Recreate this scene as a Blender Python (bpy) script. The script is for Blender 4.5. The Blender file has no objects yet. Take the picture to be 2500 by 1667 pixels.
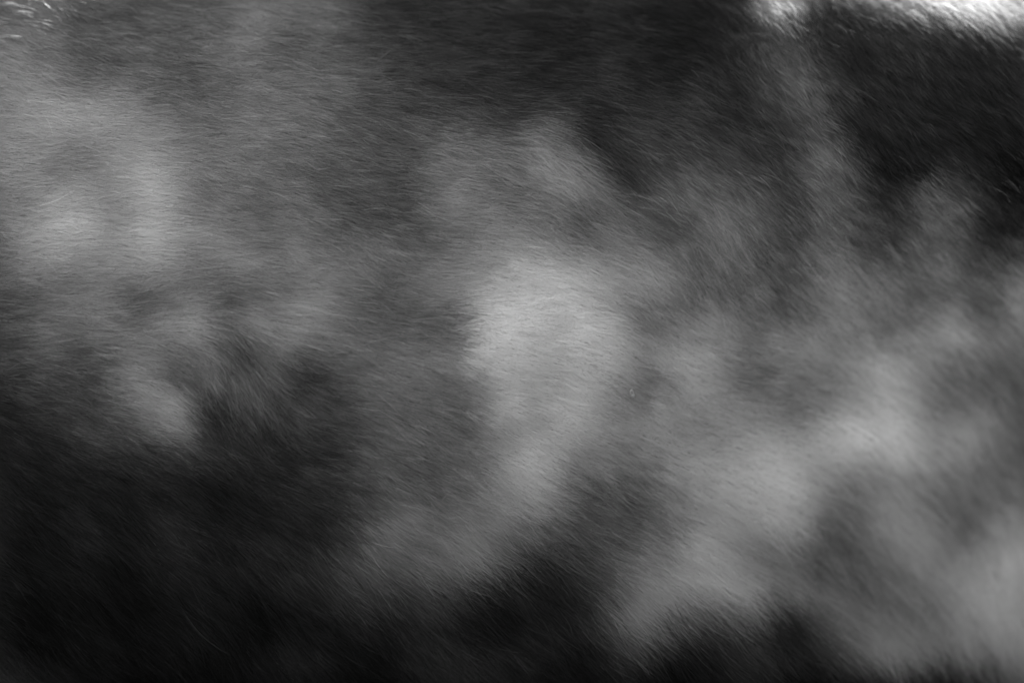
import bpy, math
import numpy as np

R = math.radians
scene = bpy.context.scene
rng = np.random.default_rng(11)

# ------------------------------------------------------------------ camera, sky, sun, exposure
DIST = 1.36                       # lens to the nearest bulge of the flank
LENS = 70.0
cam_d = bpy.data.cameras.new('camera')
cam = bpy.data.objects.new('camera', cam_d)
scene.collection.objects.link(cam)
cam.location = (0.0, -DIST, 1.0)
cam.rotation_euler = (R(90), 0, 0)
cam_d.lens = LENS
cam_d.sensor_width = 36.0
cam_d.clip_start = 0.05
cam_d.clip_end = 200.0
cam_d.dof.use_dof = True
cam_d.dof.focus_distance = DIST + 0.015
cam_d.dof.aperture_fstop = 1.6
scene.camera = cam

SUN_EL, SUN_AZ = 45.0, 26.0       # elevation; azimuth clockwise from straight behind the animal
world = bpy.data.worlds.new('World')
scene.world = world
world.use_nodes = True
nt = world.node_tree
nt.nodes.clear()
sky = nt.nodes.new('ShaderNodeTexSky')
sky.sky_type = 'NISHITA'
sky.sun_disc = False
sky.sun_elevation = R(SUN_EL)
sky.sun_rotation = R(SUN_AZ)
bw = nt.nodes.new('ShaderNodeRGBToBW')          # the photograph is black and white: neutral light
bg = nt.nodes.new('ShaderNodeBackground')
bg.inputs['Strength'].default_value = 0.10
wo = nt.nodes.new('ShaderNodeOutputWorld')
nt.links.new(sky.outputs[0], bw.inputs[0])
nt.links.new(bw.outputs[0], bg.inputs['Color'])
nt.links.new(bg.outputs[0], wo.inputs['Surface'])

sun_d = bpy.data.lights.new('sun', 'SUN')
sun_d.energy = 5.0
sun_d.angle = R(0.53)
sun_d.color = (1, 1, 1)
sun = bpy.data.objects.new('sun', sun_d)
scene.collection.objects.link(sun)
sun.location = (1, 2, 4)
# a sun lamp shines along its local -Z
from mathutils import Vector
to_sun = Vector((math.sin(R(SUN_AZ)) * math.cos(R(SUN_EL)),
                 math.cos(R(SUN_AZ)) * math.cos(R(SUN_EL)),
                 math.sin(R(SUN_EL))))
sun.rotation_euler = to_sun.to_track_quat('Z', 'Y').to_euler()

scene.view_settings.view_transform = 'Standard'
scene.view_settings.look = 'None'
scene.view_settings.gamma = 1.0
scene.view_settings.use_curve_mapping = False
scene.view_settings.exposure = 3.2
scene.cycles.use_denoising = True
scene.cycles.max_bounces = 9
scene.cycles.diffuse_bounces = 7
scene.cycles.glossy_bounces = 2
scene.cycles.transmission_bounces = 7
scene.cycles.filter_width = 1.5

# ------------------------------------------------------------------ the body's shape
XC = -0.25
RY, RZ, ZC = 0.36, 0.385, 0.985
L_LEFT, L_RIGHT = 1.05, 1.15
BUMPS = [                       # x, z, radius x, radius z, height: muscle and bone, plus swells shaped to place the rim's sunlight
    (0.36, 0.89, 0.20, 0.20, 0.175),
    (0.190, 1.205, 0.022, 0.035, 0.006),  # from here, swells shaped so parts of the top rim catch sun
    (0.310, 1.205, 0.070, 0.050, 0.012),
    (-0.350, 1.205, 0.040, 0.040, 0.006),
    (-0.02, 1.315, 0.17, 0.06, 0.014),  # swell shaped to keep the middle of the rim unlit
    (0.235, 1.12, 0.020, 0.11, 0.004),
    (-0.10, 0.99, 0.12, 0.10, 0.008),
    (0.05, 1.12, 0.11, 0.07, 0.006),
    (-0.22, 0.90, 0.10, 0.08, -0.006),
]


def shape(x, phi):
    """A point of the hide: x along the animal, phi round the barrel (0 = flank, 90 = back)."""
    t = np.where(x < XC, (x - XC) / L_LEFT, (x - XC) / L_RIGHT)
    s = np.sqrt(np.clip(1.0 - t * t, 0.0, 1.0))
    ry, rz = RY * s, RZ * s ** 0.15
    y = RY * 0.965 - ry * np.cos(phi)
    z = ZC + rz * np.sin(phi)
    d = np.zeros_like(x)
    for bx, bz, wx, wz, h in BUMPS:
        d += h * np.exp(-((x - bx) / wx) ** 2 - ((z - bz) / wz) ** 2)
    near = np.cos(phi)
    y = y - d * near
    z = z + d * np.sin(phi)
    return np.stack([x, y, z], -1)


def frame(x, phi, e=1e-3):
    p = shape(x, phi)
    a = shape(x + e, phi) - shape(x - e, phi)
    b = shape(x, phi + e) - shape(x, phi - e)
    n = np.cross(a, b)
    n /= np.linalg.norm(n, axis=1, keepdims=True) + 1e-12
    return p, n


# ------------------------------------------------------------------ small numpy tools
def value_noise(u, v, seed):
    r = np.random.default_rng(seed)
    tab = r.random((256, 256))
    iu, iv = np.floor(u).astype(int), np.floor(v).astype(int)
    fu, fv = u - iu, v - iv
    fu, fv = fu * fu * (3 - 2 * fu), fv * fv * (3 - 2 * fv)
    g = lambda a, b: tab[a & 255, b & 255]
    return ((g(iu, iv) * (1 - fu) + g(iu + 1, iv) * fu) * (1 - fv)
            + (g(iu, iv + 1) * (1 - fu) + g(iu + 1, iv + 1) * fu) * fv) * 2 - 1


def fbm(u, v, seed, octs=3):
    o, a = 0, 1.0
    for k in range(octs):
        o = o + a * value_noise(u * 2 ** k, v * 2 ** k, seed + k)
        a *= 0.5
    return o / 1.75


PXM = 0.70 / 2352.0               # metres of flank for one unit of the survey below


def at(px, py):
    """Survey units (2352 wide, seen square on) to body coordinates x, z."""
    u, v = (px - 1176) * PXM, (784 - py) * PXM
    d = 0.0
    for _ in range(8):
        k = 1 + d / DIST
        x, z = u * k, 1.0 + v * k
        t = (x - XC) / (L_LEFT if x < XC else L_RIGHT)
        rz = RZ * math.sqrt(max(1 - t * t, 1e-6)) ** 0.15
        q = min(max((z - ZC) / rz, -0.98), 0.98)
        d = float(shape(np.array([x]), np.array([math.asin(q)]))[0, 1])
    return x, z


# ------------------------------------------------------------------ lie of the coat: x, y, slope in degrees below level
LIE = [
    (60, 80, 25), (200, 150, 18), (420, 120, 12), (620, 200, 8), (850, 150, 3), (1050, 120, 3), (1250, 150, 6), (1450, 120, 12),
    (1500, 230, 22), (1650, 300, 42), (1800, 250, 57), (1780, 60, 60), (2000, 200, 55), (2250, 150, 52), (2200, 350, 50), (2300, 550, 55),
    (60, 350, 8), (250, 300, 10), (300, 500, 6), (100, 480, 2), (600, 400, 16), (780, 330, 20), (850, 420, 20), (1000, 480, 10), (980, 330, 14),
    (1200, 400, 25), (1350, 420, 40), (1550, 400, 46), (1650, 600, 60), (1700, 660, 58), (1900, 450, 56), (2080, 560, 50),
    (60, 640, 0), (300, 650, -6), (450, 650, -8), (600, 560, 10), (720, 500, 14), (850, 590, 45), (880, 630, 10), (600, 690, 8), (700, 720, 14),
    (430, 750, 0), (250, 780, 3), (100, 780, 3), (750, 830, 6), (950, 660, 0), (1030, 700, 3), (900, 850, 15), (1100, 720, 7), (1250, 750, 8),
    (1200, 850, 15), (1300, 900, 25), (1500, 700, 42), (1400, 830, 20), (1550, 800, 40), (1700, 800, 15), (1800, 900, 12), (1600, 1000, 16),
    (1700, 1050, 12), (1900, 780, 42), (2100, 800, 47), (2000, 1000, 32), (2300, 1000, 60), (2250, 1220, 70), (2150, 1150, 45),
    (540, 870, 68), (475, 870, 82), (610, 900, 58), (520, 800, 55), (570, 950, 62), (400, 820, 12), (350, 920, 18), (200, 920, 18), (80, 900, 14),
    (60, 1050, 38), (100, 1300, 45), (300, 1180, 42), (300, 1450, 50), (500, 1400, 55), (600, 1500, 55), (700, 1050, 20), (600, 1020, 25),
    (500, 1120, 36), (850, 1000, 25), (800, 1200, 36), (680, 1300, 50), (1000, 1100, 26), (1000, 1250, 38), (1200, 1050, 30), (1300, 1150, 30),
    (1200, 1300, 45), (1400, 1200, 30), (1470, 1130, 24), (1300, 1400, 46), (900, 1400, 50), (1000, 1500, 50), (1500, 1400, 42), (1600, 1300, 30),
    (1700, 1200, 30), (1800, 1400, 40), (2000, 1300, 45), (2200, 1350, 62), (2100, 1500, 60), (100, 1520, 48), (1500, 1530, 48),
]


def lie_angle(x, z):
    sx = np.zeros_like(x)
    sz = np.zeros_like(x)
    w0 = np.zeros_like(x) + 1e-4
    sx += 1e-4 * math.cos(R(30))
    sz += 1e-4 * math.sin(R(30))
    for px, py, a in LIE:
        cx, cz = at(px, py)
        d2 = (x - cx) ** 2 + (z - cz) ** 2
        w = np.exp(-d2 / (2 * 0.018 ** 2)) + 0.02 * np.exp(-d2 / (2 * 0.08 ** 2))
        sx += w * math.cos(R(a))
        sz += w * math.sin(R(a))
    return np.arctan2(sz, sx)


# ------------------------------------------------------------------ coat markings, some light and shade mixed into their tones: x, y, tone (0 black, 255 white)
COAT = [
    (73, 71, 106), (160, 66, 88), (352, 144, 90), (400, 115, 84), (500, 125, 100), (544, 48, 103), (550, 120, 106), (600, 65, 116), (650, 75, 80), (704, 64, 94),
    (832, 48, 65), (896, 32, 43), (955, 71, 49), (1088, 96, 43), (1280, 64, 34), (1396, 71, 37), (1476, 125, 33), (1504, 32, 31), (1664, 60, 33), (1798, 144, 79),
    (1888, 110, 42), (2276, 125, 34), (32, 288, 132), (48, 192, 127), (144, 240, 137), (180, 205, 103), (198, 282, 144), (304, 256, 124), (367, 214, 88), (416, 288, 111),
    (475, 275, 97), (512, 208, 95), (608, 256, 112), (661, 214, 100), (736, 224, 98), (808, 214, 82), (864, 176, 68), (928, 288, 72), (960, 160, 57), (1024, 224, 51),
    (1120, 288, 67), (1152, 192, 45), (1206, 280, 64), (1226, 225, 48), (1262, 284, 86), (1301, 215, 39), (1326, 150, 36), (1345, 275, 42), (1376, 225, 46), (1451, 250, 45),
    (1543, 214, 38), (1576, 250, 54), (1648, 288, 44), (1651, 225, 43), (1696, 224, 39), (1776, 185, 70), (1820, 235, 80), (1860, 285, 68), (1976, 200, 37), (2044, 270, 36),
    (2076, 150, 42), (2120, 230, 34), (2278, 214, 31), (73, 356, 133), (179, 333, 116), (336, 330, 136), (342, 422, 155), (448, 330, 109), (514, 356, 114), (640, 320, 101),
    (736, 384, 92), (800, 325, 81), (832, 432, 80), (950, 400, 75), (1000, 375, 105), (1010, 425, 104), (1080, 430, 107), (1120, 384, 100), (1216, 432, 99), (1232, 368, 121),
    (1344, 416, 121), (1351, 325, 41), (1361, 444, 97), (1401, 375, 49), (1426, 425, 53), (1426, 300, 54), (1476, 360, 58), (1526, 325, 57), (1626, 350, 54), (1701, 325, 54),
    (1760, 320, 42), (1876, 425, 87), (1901, 350, 91), (1951, 300, 36), (2001, 375, 29), (2016, 416, 30), (2044, 322, 36), (2100, 390, 27), (2131, 356, 30), (2176, 300, 30),
    (2276, 400, 19), (2278, 356, 20), (2336, 448, 17), (10, 528, 114), (73, 498, 138), (75, 595, 128), (190, 498, 155), (200, 585, 135), (251, 498, 125), (365, 558, 156),
    (456, 452, 107), (494, 513, 123), (570, 543, 106), (684, 528, 108), (825, 500, 71), (874, 589, 108), (875, 450, 80), (935, 505, 77), (1040, 464, 124), (1050, 500, 114),
    (1150, 475, 107), (1165, 592, 148), (1250, 470, 110), (1316, 520, 79), (1408, 470, 94), (1526, 540, 76), (1559, 452, 91), (1574, 543, 73), (1651, 540, 107), (1676, 450, 84),
    (1751, 475, 75), (1787, 566, 68), (1801, 450, 56), (1886, 575, 98), (1901, 500, 83), (1984, 498, 70), (1986, 565, 59), (2026, 475, 42), (2106, 543, 74), (2151, 475, 88),
    (2201, 525, 65), (2251, 550, 29), (2278, 498, 31), (60, 700, 84), (100, 625, 123), (150, 650, 111), (150, 725, 111), (225, 700, 120), (250, 645, 118), (320, 680, 84),
    (320, 745, 102), (325, 625, 126), (350, 715, 115), (400, 690, 115), (400, 625, 115), (440, 740, 139), (450, 600, 111), (475, 650, 105), (540, 695, 76), (550, 600, 133),
    (560, 745, 129), (600, 650, 102), (650, 740, 117), (661, 665, 113), (700, 710, 129), (808, 641, 107), (836, 733, 87), (912, 665, 91), (969, 620, 102), (983, 746, 88),
    (1003, 680, 120), (1026, 741, 80), (1039, 746, 82), (1095, 718, 155), (1125, 604, 131), (1221, 634, 159), (1249, 732, 164), (1305, 620, 151), (1361, 676, 154), (1476, 725, 102),
    (1516, 650, 127), (1574, 733, 108), (1601, 675, 89), (1635, 741, 123), (1741, 665, 86), (1776, 625, 81), (1802, 703, 76), (1837, 641, 86), (1926, 665, 119), (2030, 741, 96),
    (2030, 680, 106), (2051, 640, 92), (2126, 690, 83), (2159, 627, 94), (2176, 740, 139), (2258, 695, 68), (2301, 675, 111), (50, 859, 64), (100, 809, 94), (175, 894, 70),
    (200, 834, 69), (275, 884, 119), (275, 750, 113), (304, 832, 111), (350, 859, 116), (370, 815, 101), (385, 755, 127), (426, 847, 81), (430, 800, 105), (475, 834, 112),
    (500, 884, 93), (500, 780, 95), (540, 834, 76), (550, 799, 60), (600, 859, 89), (661, 784, 116), (675, 899, 58), (725, 844, 61), (775, 884, 65), (783, 817, 101),
    (836, 832, 97), (950, 817, 111), (1056, 832, 123), (1064, 756, 133), (1067, 816, 140), (1221, 872, 148), (1277, 816, 152), (1389, 760, 157), (1420, 860, 134), (1440, 800, 144),
    (1486, 884, 97), (1551, 849, 143), (1676, 899, 122), (1690, 784, 107), (1726, 869, 88), (1802, 802, 122), (1851, 874, 107), (2007, 832, 139), (2068, 870, 154), (2182, 802, 121),
    (2278, 784, 101), (50, 934, 44), (228, 984, 72), (250, 934, 76), (300, 1034, 53), (350, 1009, 74), (400, 959, 129), (425, 945, 134), (450, 909, 81), (480, 939, 45),
    (532, 1022, 51), (550, 949, 64), (625, 949, 66), (650, 999, 49), (700, 949, 73), (750, 1019, 45), (775, 974, 65), (825, 984, 73), (850, 909, 92), (874, 1045, 92),
    (875, 959, 92), (912, 923, 97), (988, 984, 96), (1049, 938, 93), (1110, 908, 123), (1130, 1007, 114), (1151, 928, 158), (1180, 1010, 142), (1221, 956, 136), (1301, 1024, 136),
    (1305, 956, 161), (1386, 994, 123), (1416, 924, 121), (1426, 1009, 117), (1456, 954, 130), (1501, 1024, 129), (1526, 934, 125), (1601, 984, 116), (1651, 949, 127), (1772, 1045, 159),
    (1776, 934, 124), (1776, 984, 125), (1851, 929, 95), (1916, 976, 160), (1984, 926, 144), (2068, 1014, 165), (2167, 908, 91), (2220, 1037, 133), (2243, 969, 125), (2334, 946, 88),
    (73, 1068, 31), (190, 1060, 38), (400, 1059, 50), (494, 1098, 29), (646, 1136, 36), (722, 1075, 50), (798, 1098, 59), (859, 1136, 77), (912, 1174, 107), (950, 1060, 82),
    (988, 1098, 81), (1064, 1060, 107), (1102, 1136, 110), (1216, 1150, 137), (1260, 1060, 156), (1300, 1080, 109), (1316, 1136, 92), (1376, 1064, 125), (1384, 1120, 74), (1422, 1174, 85),
    (1476, 1064, 103), (1498, 1197, 86), (1526, 1084, 116), (1576, 1084, 137), (1680, 1060, 144), (1860, 1060, 150), (1984, 1106, 118), (2030, 1174, 128), (2131, 1068, 125), (2311, 1098, 99),
    (73, 1211, 24), (220, 1211, 32), (304, 1212, 25), (367, 1211, 39), (456, 1212, 32), (661, 1211, 39), (722, 1311, 47), (760, 1212, 43), (836, 1250, 93), (874, 1341, 70),
    (973, 1235, 99), (988, 1326, 83), (1064, 1212, 121), (1064, 1288, 115), (1140, 1288, 88), (1216, 1326, 39), (1216, 1210, 100), (1251, 1259, 62), (1326, 1284, 62), (1401, 1334, 79),
    (1536, 1326, 135), (1612, 1273, 151), (1630, 1330, 142), (1688, 1212, 132), (1701, 1309, 137), (1726, 1259, 118), (1776, 1349, 106), (1801, 1284, 94), (1837, 1211, 134), (1851, 1284, 82),
    (1901, 1326, 93), (1901, 1219, 79), (1926, 1264, 89), (2001, 1334, 91), (2068, 1349, 109), (2106, 1273, 123), (2131, 1211, 130), (2205, 1204, 90), (2220, 1288, 142), (2278, 1211, 137),
    (73, 1354, 18), (76, 1440, 16), (220, 1354, 23), (220, 1496, 23), (304, 1364, 18), (367, 1354, 25), (367, 1496, 22), (514, 1354, 29), (514, 1496, 23), (608, 1402, 18),
    (661, 1354, 36), (661, 1496, 36), (700, 1400, 26), (808, 1354, 62), (860, 1460, 28), (950, 1402, 44), (950, 1478, 44), (1050, 1440, 33), (1060, 1370, 48), (1102, 1496, 40),
    (1140, 1402, 24), (1190, 1370, 34), (1249, 1496, 34), (1260, 1400, 35), (1293, 1364, 32), (1351, 1484, 30), (1376, 1384, 68), (1451, 1409, 120), (1501, 1484, 47), (1551, 1409, 89),
    (1626, 1399, 84), (1651, 1459, 42), (1726, 1364, 137), (1770, 1400, 52), (1790, 1480, 41), (1826, 1409, 47), (1837, 1354, 114), (1926, 1484, 66), (1976, 1409, 114), (2026, 1459, 126),
    (2076, 1399, 98), (2101, 1469, 111), (2131, 1354, 121), (2243, 1440, 143), (2319, 1364, 150), (760, 1516, 25), (1426, 1509, 51), (1700, 1500, 47), (1826, 1524, 22), (1976, 1524, 34),
    (2076, 1534, 20), (2176, 1549, 14), (2301, 1509, 113), (2326, 1555, 111),
]
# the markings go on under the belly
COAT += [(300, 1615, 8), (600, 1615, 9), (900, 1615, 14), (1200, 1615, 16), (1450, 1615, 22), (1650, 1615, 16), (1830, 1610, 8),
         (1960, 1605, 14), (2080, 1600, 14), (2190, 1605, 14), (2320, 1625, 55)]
# hair paled along the top rim: sunlight put into its tone
RIM_SUN_TONES = [(2190, -10, 260, 100, 4, 152, 1.0), (1790, 10, 55, 75, 60, 140, .95), (1930, -30, 150, 50, 0, 105, .9), (30, 0, 100, 50, 0, 88, .9)]
BASE_TONE = 72.0
REACH = 0.030                     # how far one marking carries, metres


def kernel(d):
    return (1 + d / REACH) * np.exp(-d / REACH)


COAT_XZ = np.array([at(px, py) for px, py, _ in COAT])
_d = np.sqrt(((COAT_XZ[:, None] - COAT_XZ[None]) ** 2).sum(-1))
COAT_W = np.linalg.solve(kernel(_d) + 0.01 * np.eye(len(COAT)), np.array([c[2] for c in COAT], float) - BASE_TONE)


def tone_at(x, z):
    wx = x + 0.0035 * fbm(x * 30, z * 30, 5) + 0.0022 * fbm(x * 110, z * 110, 9)
    wz = z + 0.0035 * fbm(x * 30 + 40, z * 30, 6) + 0.0022 * fbm(x * 110 + 40, z * 110, 10)
    # away from the near flank the mottling goes on at random
    out = np.maximum(np.abs(wx) - 0.40, np.abs(wz - 1.0) - 0.27)
    out = np.clip(out / 0.06, 0, 1)
    f = BASE_TONE + out * (55 * fbm(wx * 9 + 3, wz * 9, 51) - 10)
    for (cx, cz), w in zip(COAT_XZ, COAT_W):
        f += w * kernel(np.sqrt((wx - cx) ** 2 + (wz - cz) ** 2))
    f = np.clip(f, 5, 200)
    for px, py, a, b, tilt, tone, k in RIM_SUN_TONES:
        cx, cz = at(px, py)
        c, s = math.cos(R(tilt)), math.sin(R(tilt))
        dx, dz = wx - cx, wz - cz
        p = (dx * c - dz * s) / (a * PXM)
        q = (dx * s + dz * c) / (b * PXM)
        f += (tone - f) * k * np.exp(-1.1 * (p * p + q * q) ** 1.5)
    f = f * (1 + 0.06 * fbm(x * 60 + 7, z * 80, 21))
    return np.clip(f, 4, 235)


TEST_FLAT = False


def albedo(x, z):
    if TEST_FLAT:
        return np.full_like(x, 0.2)
    s = tone_at(x, z) / 255.0
    lin = np.where(s < 0.04045, s / 12.92, ((s + 0.055) / 1.055) ** 2.4)
    return np.clip(lin * 1.6, 0.003, 0.8)


# ------------------------------------------------------------------ materials
def hair_material(name, gloss):
    m = bpy.data.materials.new(name)
    m.use_nodes = True
    t = m.node_tree
    t.nodes.clear()
    out = t.nodes.new('ShaderNodeOutputMaterial')
    at_ = t.nodes.new('ShaderNodeAttribute')
    at_.attribute_name = 'coat_tone'
    df = t.nodes.new('ShaderNodeBsdfDiffuse')
    tr = t.nodes.new('ShaderNodeBsdfTranslucent')
    hr = t.nodes.new('ShaderNodeBsdfHair')
    hr.component = 'Reflection'
    hr.inputs['RoughnessU'].default_value = 0.35
    hr.inputs['RoughnessV'].default_value = 0.8
    m1 = t.nodes.new('ShaderNodeMixShader')
    m1.inputs[0].default_value = 0.42
    m2 = t.nodes.new('ShaderNodeMixShader')
    m2.inputs[0].default_value = gloss
    t.links.new(at_.outputs['Color'], df.inputs['Color'])
    t.links.new(at_.outputs['Color'], tr.inputs['Color'])
    t.links.new(at_.outputs['Color'], hr.inputs['Color'])
    t.links.new(df.outputs[0], m1.inputs[1])
    t.links.new(tr.outputs[0], m1.inputs[2])
    t.links.new(m1.outputs[0], m2.inputs[1])
    t.links.new(hr.outputs[0], m2.inputs[2])
    t.links.new(m2.outputs[0], out.inputs['Surface'])
    return m


def skin_material():
    m = bpy.data.materials.new('hide')
    m.use_nodes = True
    t = m.node_tree
    b = t.nodes['Principled BSDF']
    b.inputs['Roughness'].default_value = 0.8
    b.inputs['Specular IOR Level'].default_value = 0.1
    a = t.nodes.new('ShaderNodeAttribute')
    a.attribute_name = 'coat_tone'
    n = t.nodes.new('ShaderNodeTexNoise')
    n.inputs['Scale'].default_value = 240
    mx = t.nodes.new('ShaderNodeMix')
    mx.data_type = 'RGBA'
    mx.blend_type = 'MULTIPLY'
    mx.inputs[0].default_value = 0.5
    t.links.new(a.outputs['Color'], mx.inputs[6])
    t.links.new(n.outputs['Fac'], mx.inputs[7])
    t.links.new(mx.outputs[2], b.inputs['Base Color'])
    return m


M_HAIR = hair_material('coat_hair', 0.12)
M_SKIN = skin_material()


# ------------------------------------------------------------------ the animal: body, coat
def link(o, parent=None):
    scene.collection.objects.link(o)
    o.parent = parent
    return o


animal = link(bpy.data.objects.new('animal', None))
animal.empty_display_size = 0.1
animal['label'] = 'short-haired animal with a mottled pale grey and black coat'
animal['category'] = 'animal'

NX, NP = 220, 160
tx = np.linspace(-np.pi / 2, np.pi / 2, NX)
xs = np.where(tx < 0, XC + L_LEFT * np.sin(tx), XC + L_RIGHT * np.sin(tx))
ps = np.linspace(-np.pi, np.pi, NP, endpoint=False)
gx, gp = np.meshgrid(xs, ps, indexing='ij')
V = shape(gx.ravel(), gp.ravel())
ii, jj = np.meshgrid(np.arange(NX - 1), np.arange(NP), indexing='ij')
j2 = (jj + 1) % NP
F = np.stack([ii * NP + jj, (ii + 1) * NP + jj, (ii + 1) * NP + j2, ii * NP + j2], -1).reshape(-1, 4)
me = bpy.data.meshes.new('body')
me.from_pydata(V.tolist(), [], F.tolist())
me.polygons.foreach_set('use_smooth', [True] * len(me.polygons))
ca = me.color_attributes.new('coat_tone', 'FLOAT_COLOR', 'POINT')
col = np.ones((len(V), 4), np.float32)
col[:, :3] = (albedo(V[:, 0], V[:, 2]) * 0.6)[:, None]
ca.data.foreach_set('color', col.ravel())
me.materials.append(M_SKIN)
me.update()
body = link(bpy.data.objects.new('body', me), animal)


def hair_object(name, pts, rad, colr, mat, parent):
    """pts (n, k, 3), rad (n, k), colr (n,)."""
    n, k, _ = pts.shape
    hc = bpy.data.hair_curves.new(name)
    hc.add_curves([k] * n)
    hc.attributes['position'].data.foreach_set('vector', pts.astype(np.float32).ravel())
    r = hc.attributes.get('radius') or hc.attributes.new('radius', 'FLOAT', 'POINT')
    r.data.foreach_set('value', rad.astype(np.float32).ravel())
    c = hc.attributes.new('coat_tone', 'FLOAT_COLOR', 'CURVE')
    cc = np.ones((n, 4), np.float32)
    cc[:, :3] = colr[:, None]
    c.data.foreach_set('color', cc.ravel())
    hc.materials.append(mat)
    return link(bpy.data.objects.new(name, hc), parent)


def cell_random(i, j, seed):
    h = (i.astype(np.int64) * 73856093) ^ (j.astype(np.int64) * 19349663) ^ (seed * 83492791)
    h = (h ^ (h >> 13)) * 1274126177
    h = h ^ (h >> 16)
    return (h & 0xFFFFF) / float(0x100000)


def strand_dirs(x, z, n, extra):
    a = lie_angle(x, z) + extra
    dx, dz = np.cos(a), -np.sin(a)
    ny = np.where(n[:, 1] > 0, np.maximum(n[:, 1], 0.3), np.minimum(n[:, 1], -0.3))
    d = np.stack([dx, -(n[:, 0] * dx + n[:, 2] * dz) / ny, dz], -1)     # lies in the hide
    d -= n * np.sum(d * n, 1, keepdims=True)
    return d / (np.linalg.norm(d, axis=1, keepdims=True) + 1e-9)


def make_coat(x, phi, thick, seed, K=6):
    r = np.random.default_rng(seed)
    n_h = len(x)
    p, n = frame(x, phi)
    arc = phi * RZ
    # locks: hairs of one small cell lean together
    def lock(cell, s):
        i, j = np.floor(x / cell), np.floor(arc / cell)
        cxx = (i + 0.15 + 0.7 * cell_random(i, j, s)) * cell
        ca_ = (j + 0.15 + 0.7 * cell_random(i, j, s + 1)) * cell
        return i, j, cxx, ca_ / RZ
    i1, j1, lx, lp = lock(0.0034, seed)
    i2, j2_, bx, bp = lock(0.011, seed + 5)
    # the lie wavers gently across the coat and from lock to lock
    waver = 0.16 * fbm(x * 30, arc * 30, 31) + 0.22 * fbm(x * 120, arc * 120, 35)
    lockturn = 0.20 * (cell_random(i1, j1, 3) - 0.5) + 0.16 * (cell_random(i2, j2_, 4) - 0.5)
    own = r.normal(0, 0.14, n_h)
    fly = r.random(n_h) < 0.0005                       # single hairs that stray across the lie
    own = np.where(fly, r.normal(0, 0.32, n_h), own)
    d = strand_dirs(p[:, 0], p[:, 2], n, waver + lockturn + own)
    side = np.cross(n, d)
    length = 0.0150 * (0.55 + 0.9 * r.random(n_h)) * (0.85 + 0.3 * cell_random(i1, j1, 8))
    low = np.clip((0.96 - p[:, 2]) / 0.16, 0, 1)          # the hair grows longer towards the belly
    length = length * (1 + 0.75 * low * low * (3 - 2 * low))
    lift = (0.20 + 0.18 * r.random(n_h)) * (0.75 + 0.5 * cell_random(i1, j1, 9)) * (1 + 0.35 * fbm(x * 160 + 9, arc * 160, 37))
    curl = r.normal(0, 0.07, n_h)
    length = np.where(fly, length * 1.3, length)
    lift = np.where(fly, lift * 1.25, lift)
    curl = np.where(fly, curl * 2.5, curl)
    lp3, ln3 = frame(lx, lp)
    off = lp3 - p
    t = np.linspace(0, 1, K)
    pts = np.empty((n_h, K, 3))
    for k, tk in enumerate(t):
        q = p + d * (length * (tk - 0.06 * tk * tk))[:, None]
        q = q + n * (length * lift * (tk - 0.72 * tk * tk))[:, None]
        q = q + side * (length * curl * tk * tk)[:, None]
        q = q + off * np.where(fly, 0.0, 0.42 * tk ** 1.4)[:, None]
        pts[:, k] = q
    rad = thick * (0.75 + 0.5 * r.random(n_h))[:, None] * np.array([1.0, 1.0, 0.95, 0.82, 0.55, 0.12])[None, :K]
    mid = p + d * (length * 0.45)[:, None]
    # at the edge of a marking pale and dark hairs grow mixed
    mid = mid + r.normal(0, 0.0035, mid.shape)
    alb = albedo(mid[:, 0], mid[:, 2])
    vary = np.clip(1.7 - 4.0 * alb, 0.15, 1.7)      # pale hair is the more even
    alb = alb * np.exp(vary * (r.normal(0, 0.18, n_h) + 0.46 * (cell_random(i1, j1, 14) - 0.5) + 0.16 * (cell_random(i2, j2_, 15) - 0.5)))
    alb = np.where(fly, alb * 1.25 + 0.01, alb)
    return pts, rad, np.clip(alb, 0.002, 0.85)


N_NEAR = 800000
x = rng.uniform(-0.46, 0.47, N_NEAR)
ph = rng.uniform(R(-58), R(64), N_NEAR)
coat = hair_object('coat', *make_coat(x, ph, 0.000135, 101), M_HAIR, animal)
coat['kind'] = 'stuff'

# the rest of the barrel, coarser
N_FAR = 120000
x = XC + np.where(rng.random(N_FAR) < 0.57, -L_LEFT, L_RIGHT) * np.sin(rng.uniform(0, np.pi / 2, N_FAR)) * 0.995
ph = rng.uniform(-np.pi, np.pi, N_FAR)
keep = ~((x > -0.45) & (x < 0.46) & (ph > R(-57)) & (ph < R(63)))
rest = hair_object('coat', *make_coat(x[keep], ph[keep], 0.0005, 202), M_HAIR, animal)
rest['kind'] = 'stuff'

# ------------------------------------------------------------------ single long hairs that stand off the coat
def on_flank(px, py, lift):
    x, z = at(px, py)
    t = (x - XC) / (L_LEFT if x < XC else L_RIGHT)
    q = min(max((z - ZC) / (RZ * math.sqrt(max(1 - t * t, 1e-6)) ** 0.15), -0.98), 0.98)
    p, n = frame(np.array([x]), np.array([math.asin(q)]))
    return p[0] + n[0] * lift, n[0]


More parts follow.
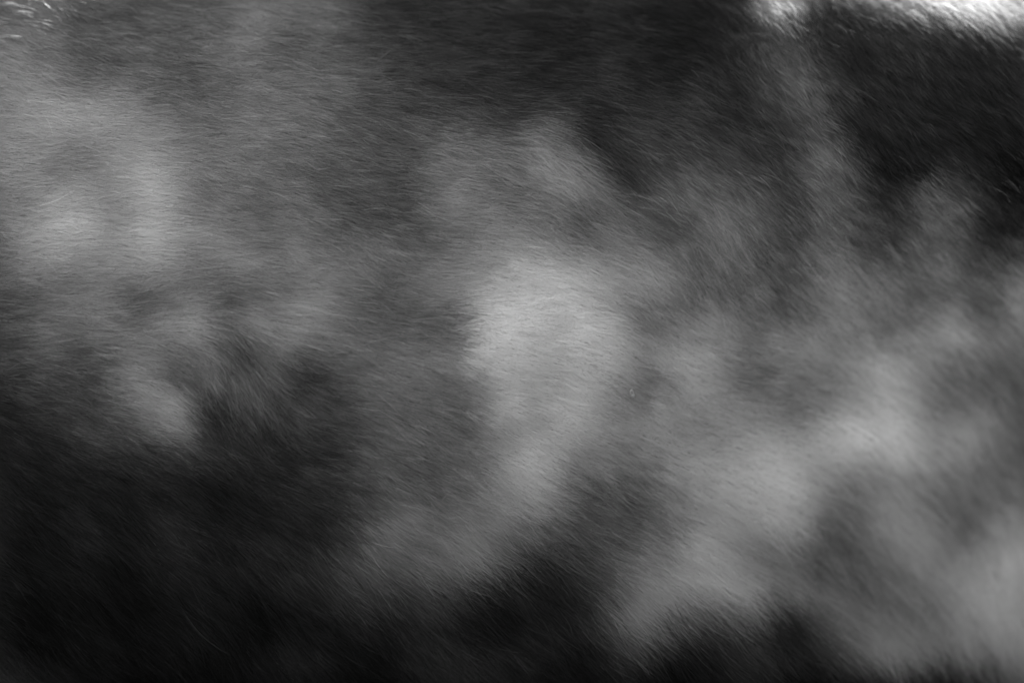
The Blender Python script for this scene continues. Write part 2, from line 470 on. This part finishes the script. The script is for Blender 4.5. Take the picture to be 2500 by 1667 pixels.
STRAY = [   # points along each hair, tone
    ([(100, 16), (106, 24), (112, 31), (119, 38)], 1.25),
    ([(118, 4), (123, 9), (128, 13)], 0.45),
    ([(940, 1133), (955, 1148), (978, 1160), (1008, 1168)], 0.42),
    ([(1037, 1118), (1028, 1126), (1020, 1134), (1015, 1140)], 0.40),
    ([(389, 722), (420, 720), (455, 721), (489, 718)], 0.40),
    ([(759, 818), (772, 812), (786, 810), (802, 811)], 0.36),
    ([(470, 850), (474, 868), (472, 884), (468, 896)], 0.26),
    ([(1280, 1375), (1300, 1395), (1313, 1415), (1316, 1436)], 0.10),
    ([(1380, 1240), (1402, 1262), (1428, 1275), (1456, 1277)], 0.20),
    ([(480, 819), (505, 849), (517, 879), (520, 899)], 0.20),
    ([(540, 814), (555, 849), (575, 879), (590, 909)], 0.17),
    ([(505, 824), (530, 859), (540, 899), (555, 944)], 0.19),
    ([(520, 859), (528, 884), (534, 914), (541, 944)], 0.17),
    ([(465, 812), (482, 832), (496, 862), (503, 892)], 0.22),
    ([(785, 535), (820, 555), (848, 580), (870, 620)], 0.30),
    ([(850, 555), (872, 575), (882, 600), (875, 625)], 0.28),
    ([(1412, 942), (1432, 948), (1452, 948), (1472, 944)], 0.42),
]
for line, alb in STRAY:
    n_k = len(line)
    pts = np.array([on_flank(px, py, 0.0030 + 0.0020 * k / (n_k - 1))[0] for k, (px, py) in enumerate(line)])[None]
    rad = np.interp(np.linspace(0, 1, n_k), [0, 0.5, 0.8, 1.0], [0.0001, 0.00019, 0.00019, 0.00006])[None]
    hair_object('stray_hair', pts, rad, np.array([alb * 0.62]), M_HAIR, animal)

# ------------------------------------------------------------------ a crumb of dry skin or bedding caught in the hair
c0, cn = on_flank(1452, 899, 0.0024)
CU, CV = 14, 8
cv, cf = [], []
crng = np.random.default_rng(4)
for i in range(CU):
    a = 2 * math.pi * i / CU
    wob = 1 + 0.18 * math.sin(2 * a + 0.6) + 0.12 * crng.normal()
    for j in range(CV):
        b = 2 * math.pi * j / CV
        rr = 0.0012 * wob + 0.0007 * math.cos(b)
        lx, ly, lz = rr * math.cos(a) * 0.8, rr * math.sin(a) * 1.5, 0.0007 * math.sin(b)
        ca_, sa_ = math.cos(R(28)), math.sin(R(28))
        cv.append((lx * ca_ - ly * sa_, lz, lx * sa_ + ly * ca_))
for i in range(CU):
    for j in range(CV):
        k, m = (i + 1) % CU, (j + 1) % CV
        cf.append((i * CV + j, k * CV + j, k * CV + m, i * CV + m))
cm = bpy.data.meshes.new('crumb')
cm.from_pydata(cv, [], cf)
cm.polygons.foreach_set('use_smooth', [True] * len(cm.polygons))
mc = bpy.data.materials.new('dry_crumb')
mc.use_nodes = True
tb = mc.node_tree
bs = tb.nodes['Principled BSDF']
bs.inputs['Roughness'].default_value = 0.7
nz = tb.nodes.new('ShaderNodeTexNoise')
nz.inputs['Scale'].default_value = 900
rp = tb.nodes.new('ShaderNodeValToRGB')
rp.color_ramp.elements[0].color = (0.09, 0.09, 0.09, 1)
rp.color_ramp.elements[1].color = (0.22, 0.22, 0.22, 1)
tb.links.new(nz.outputs['Fac'], rp.inputs['Fac'])
tb.links.new(rp.outputs['Color'], bs.inputs['Base Color'])
cm.materials.append(mc)
crumb = link(bpy.data.objects.new('crumb', cm))
crumb.location = c0
crumb['label'] = 'tiny pale oval crumb caught in the grey fur beside the bright patch'
crumb['category'] = 'crumb'
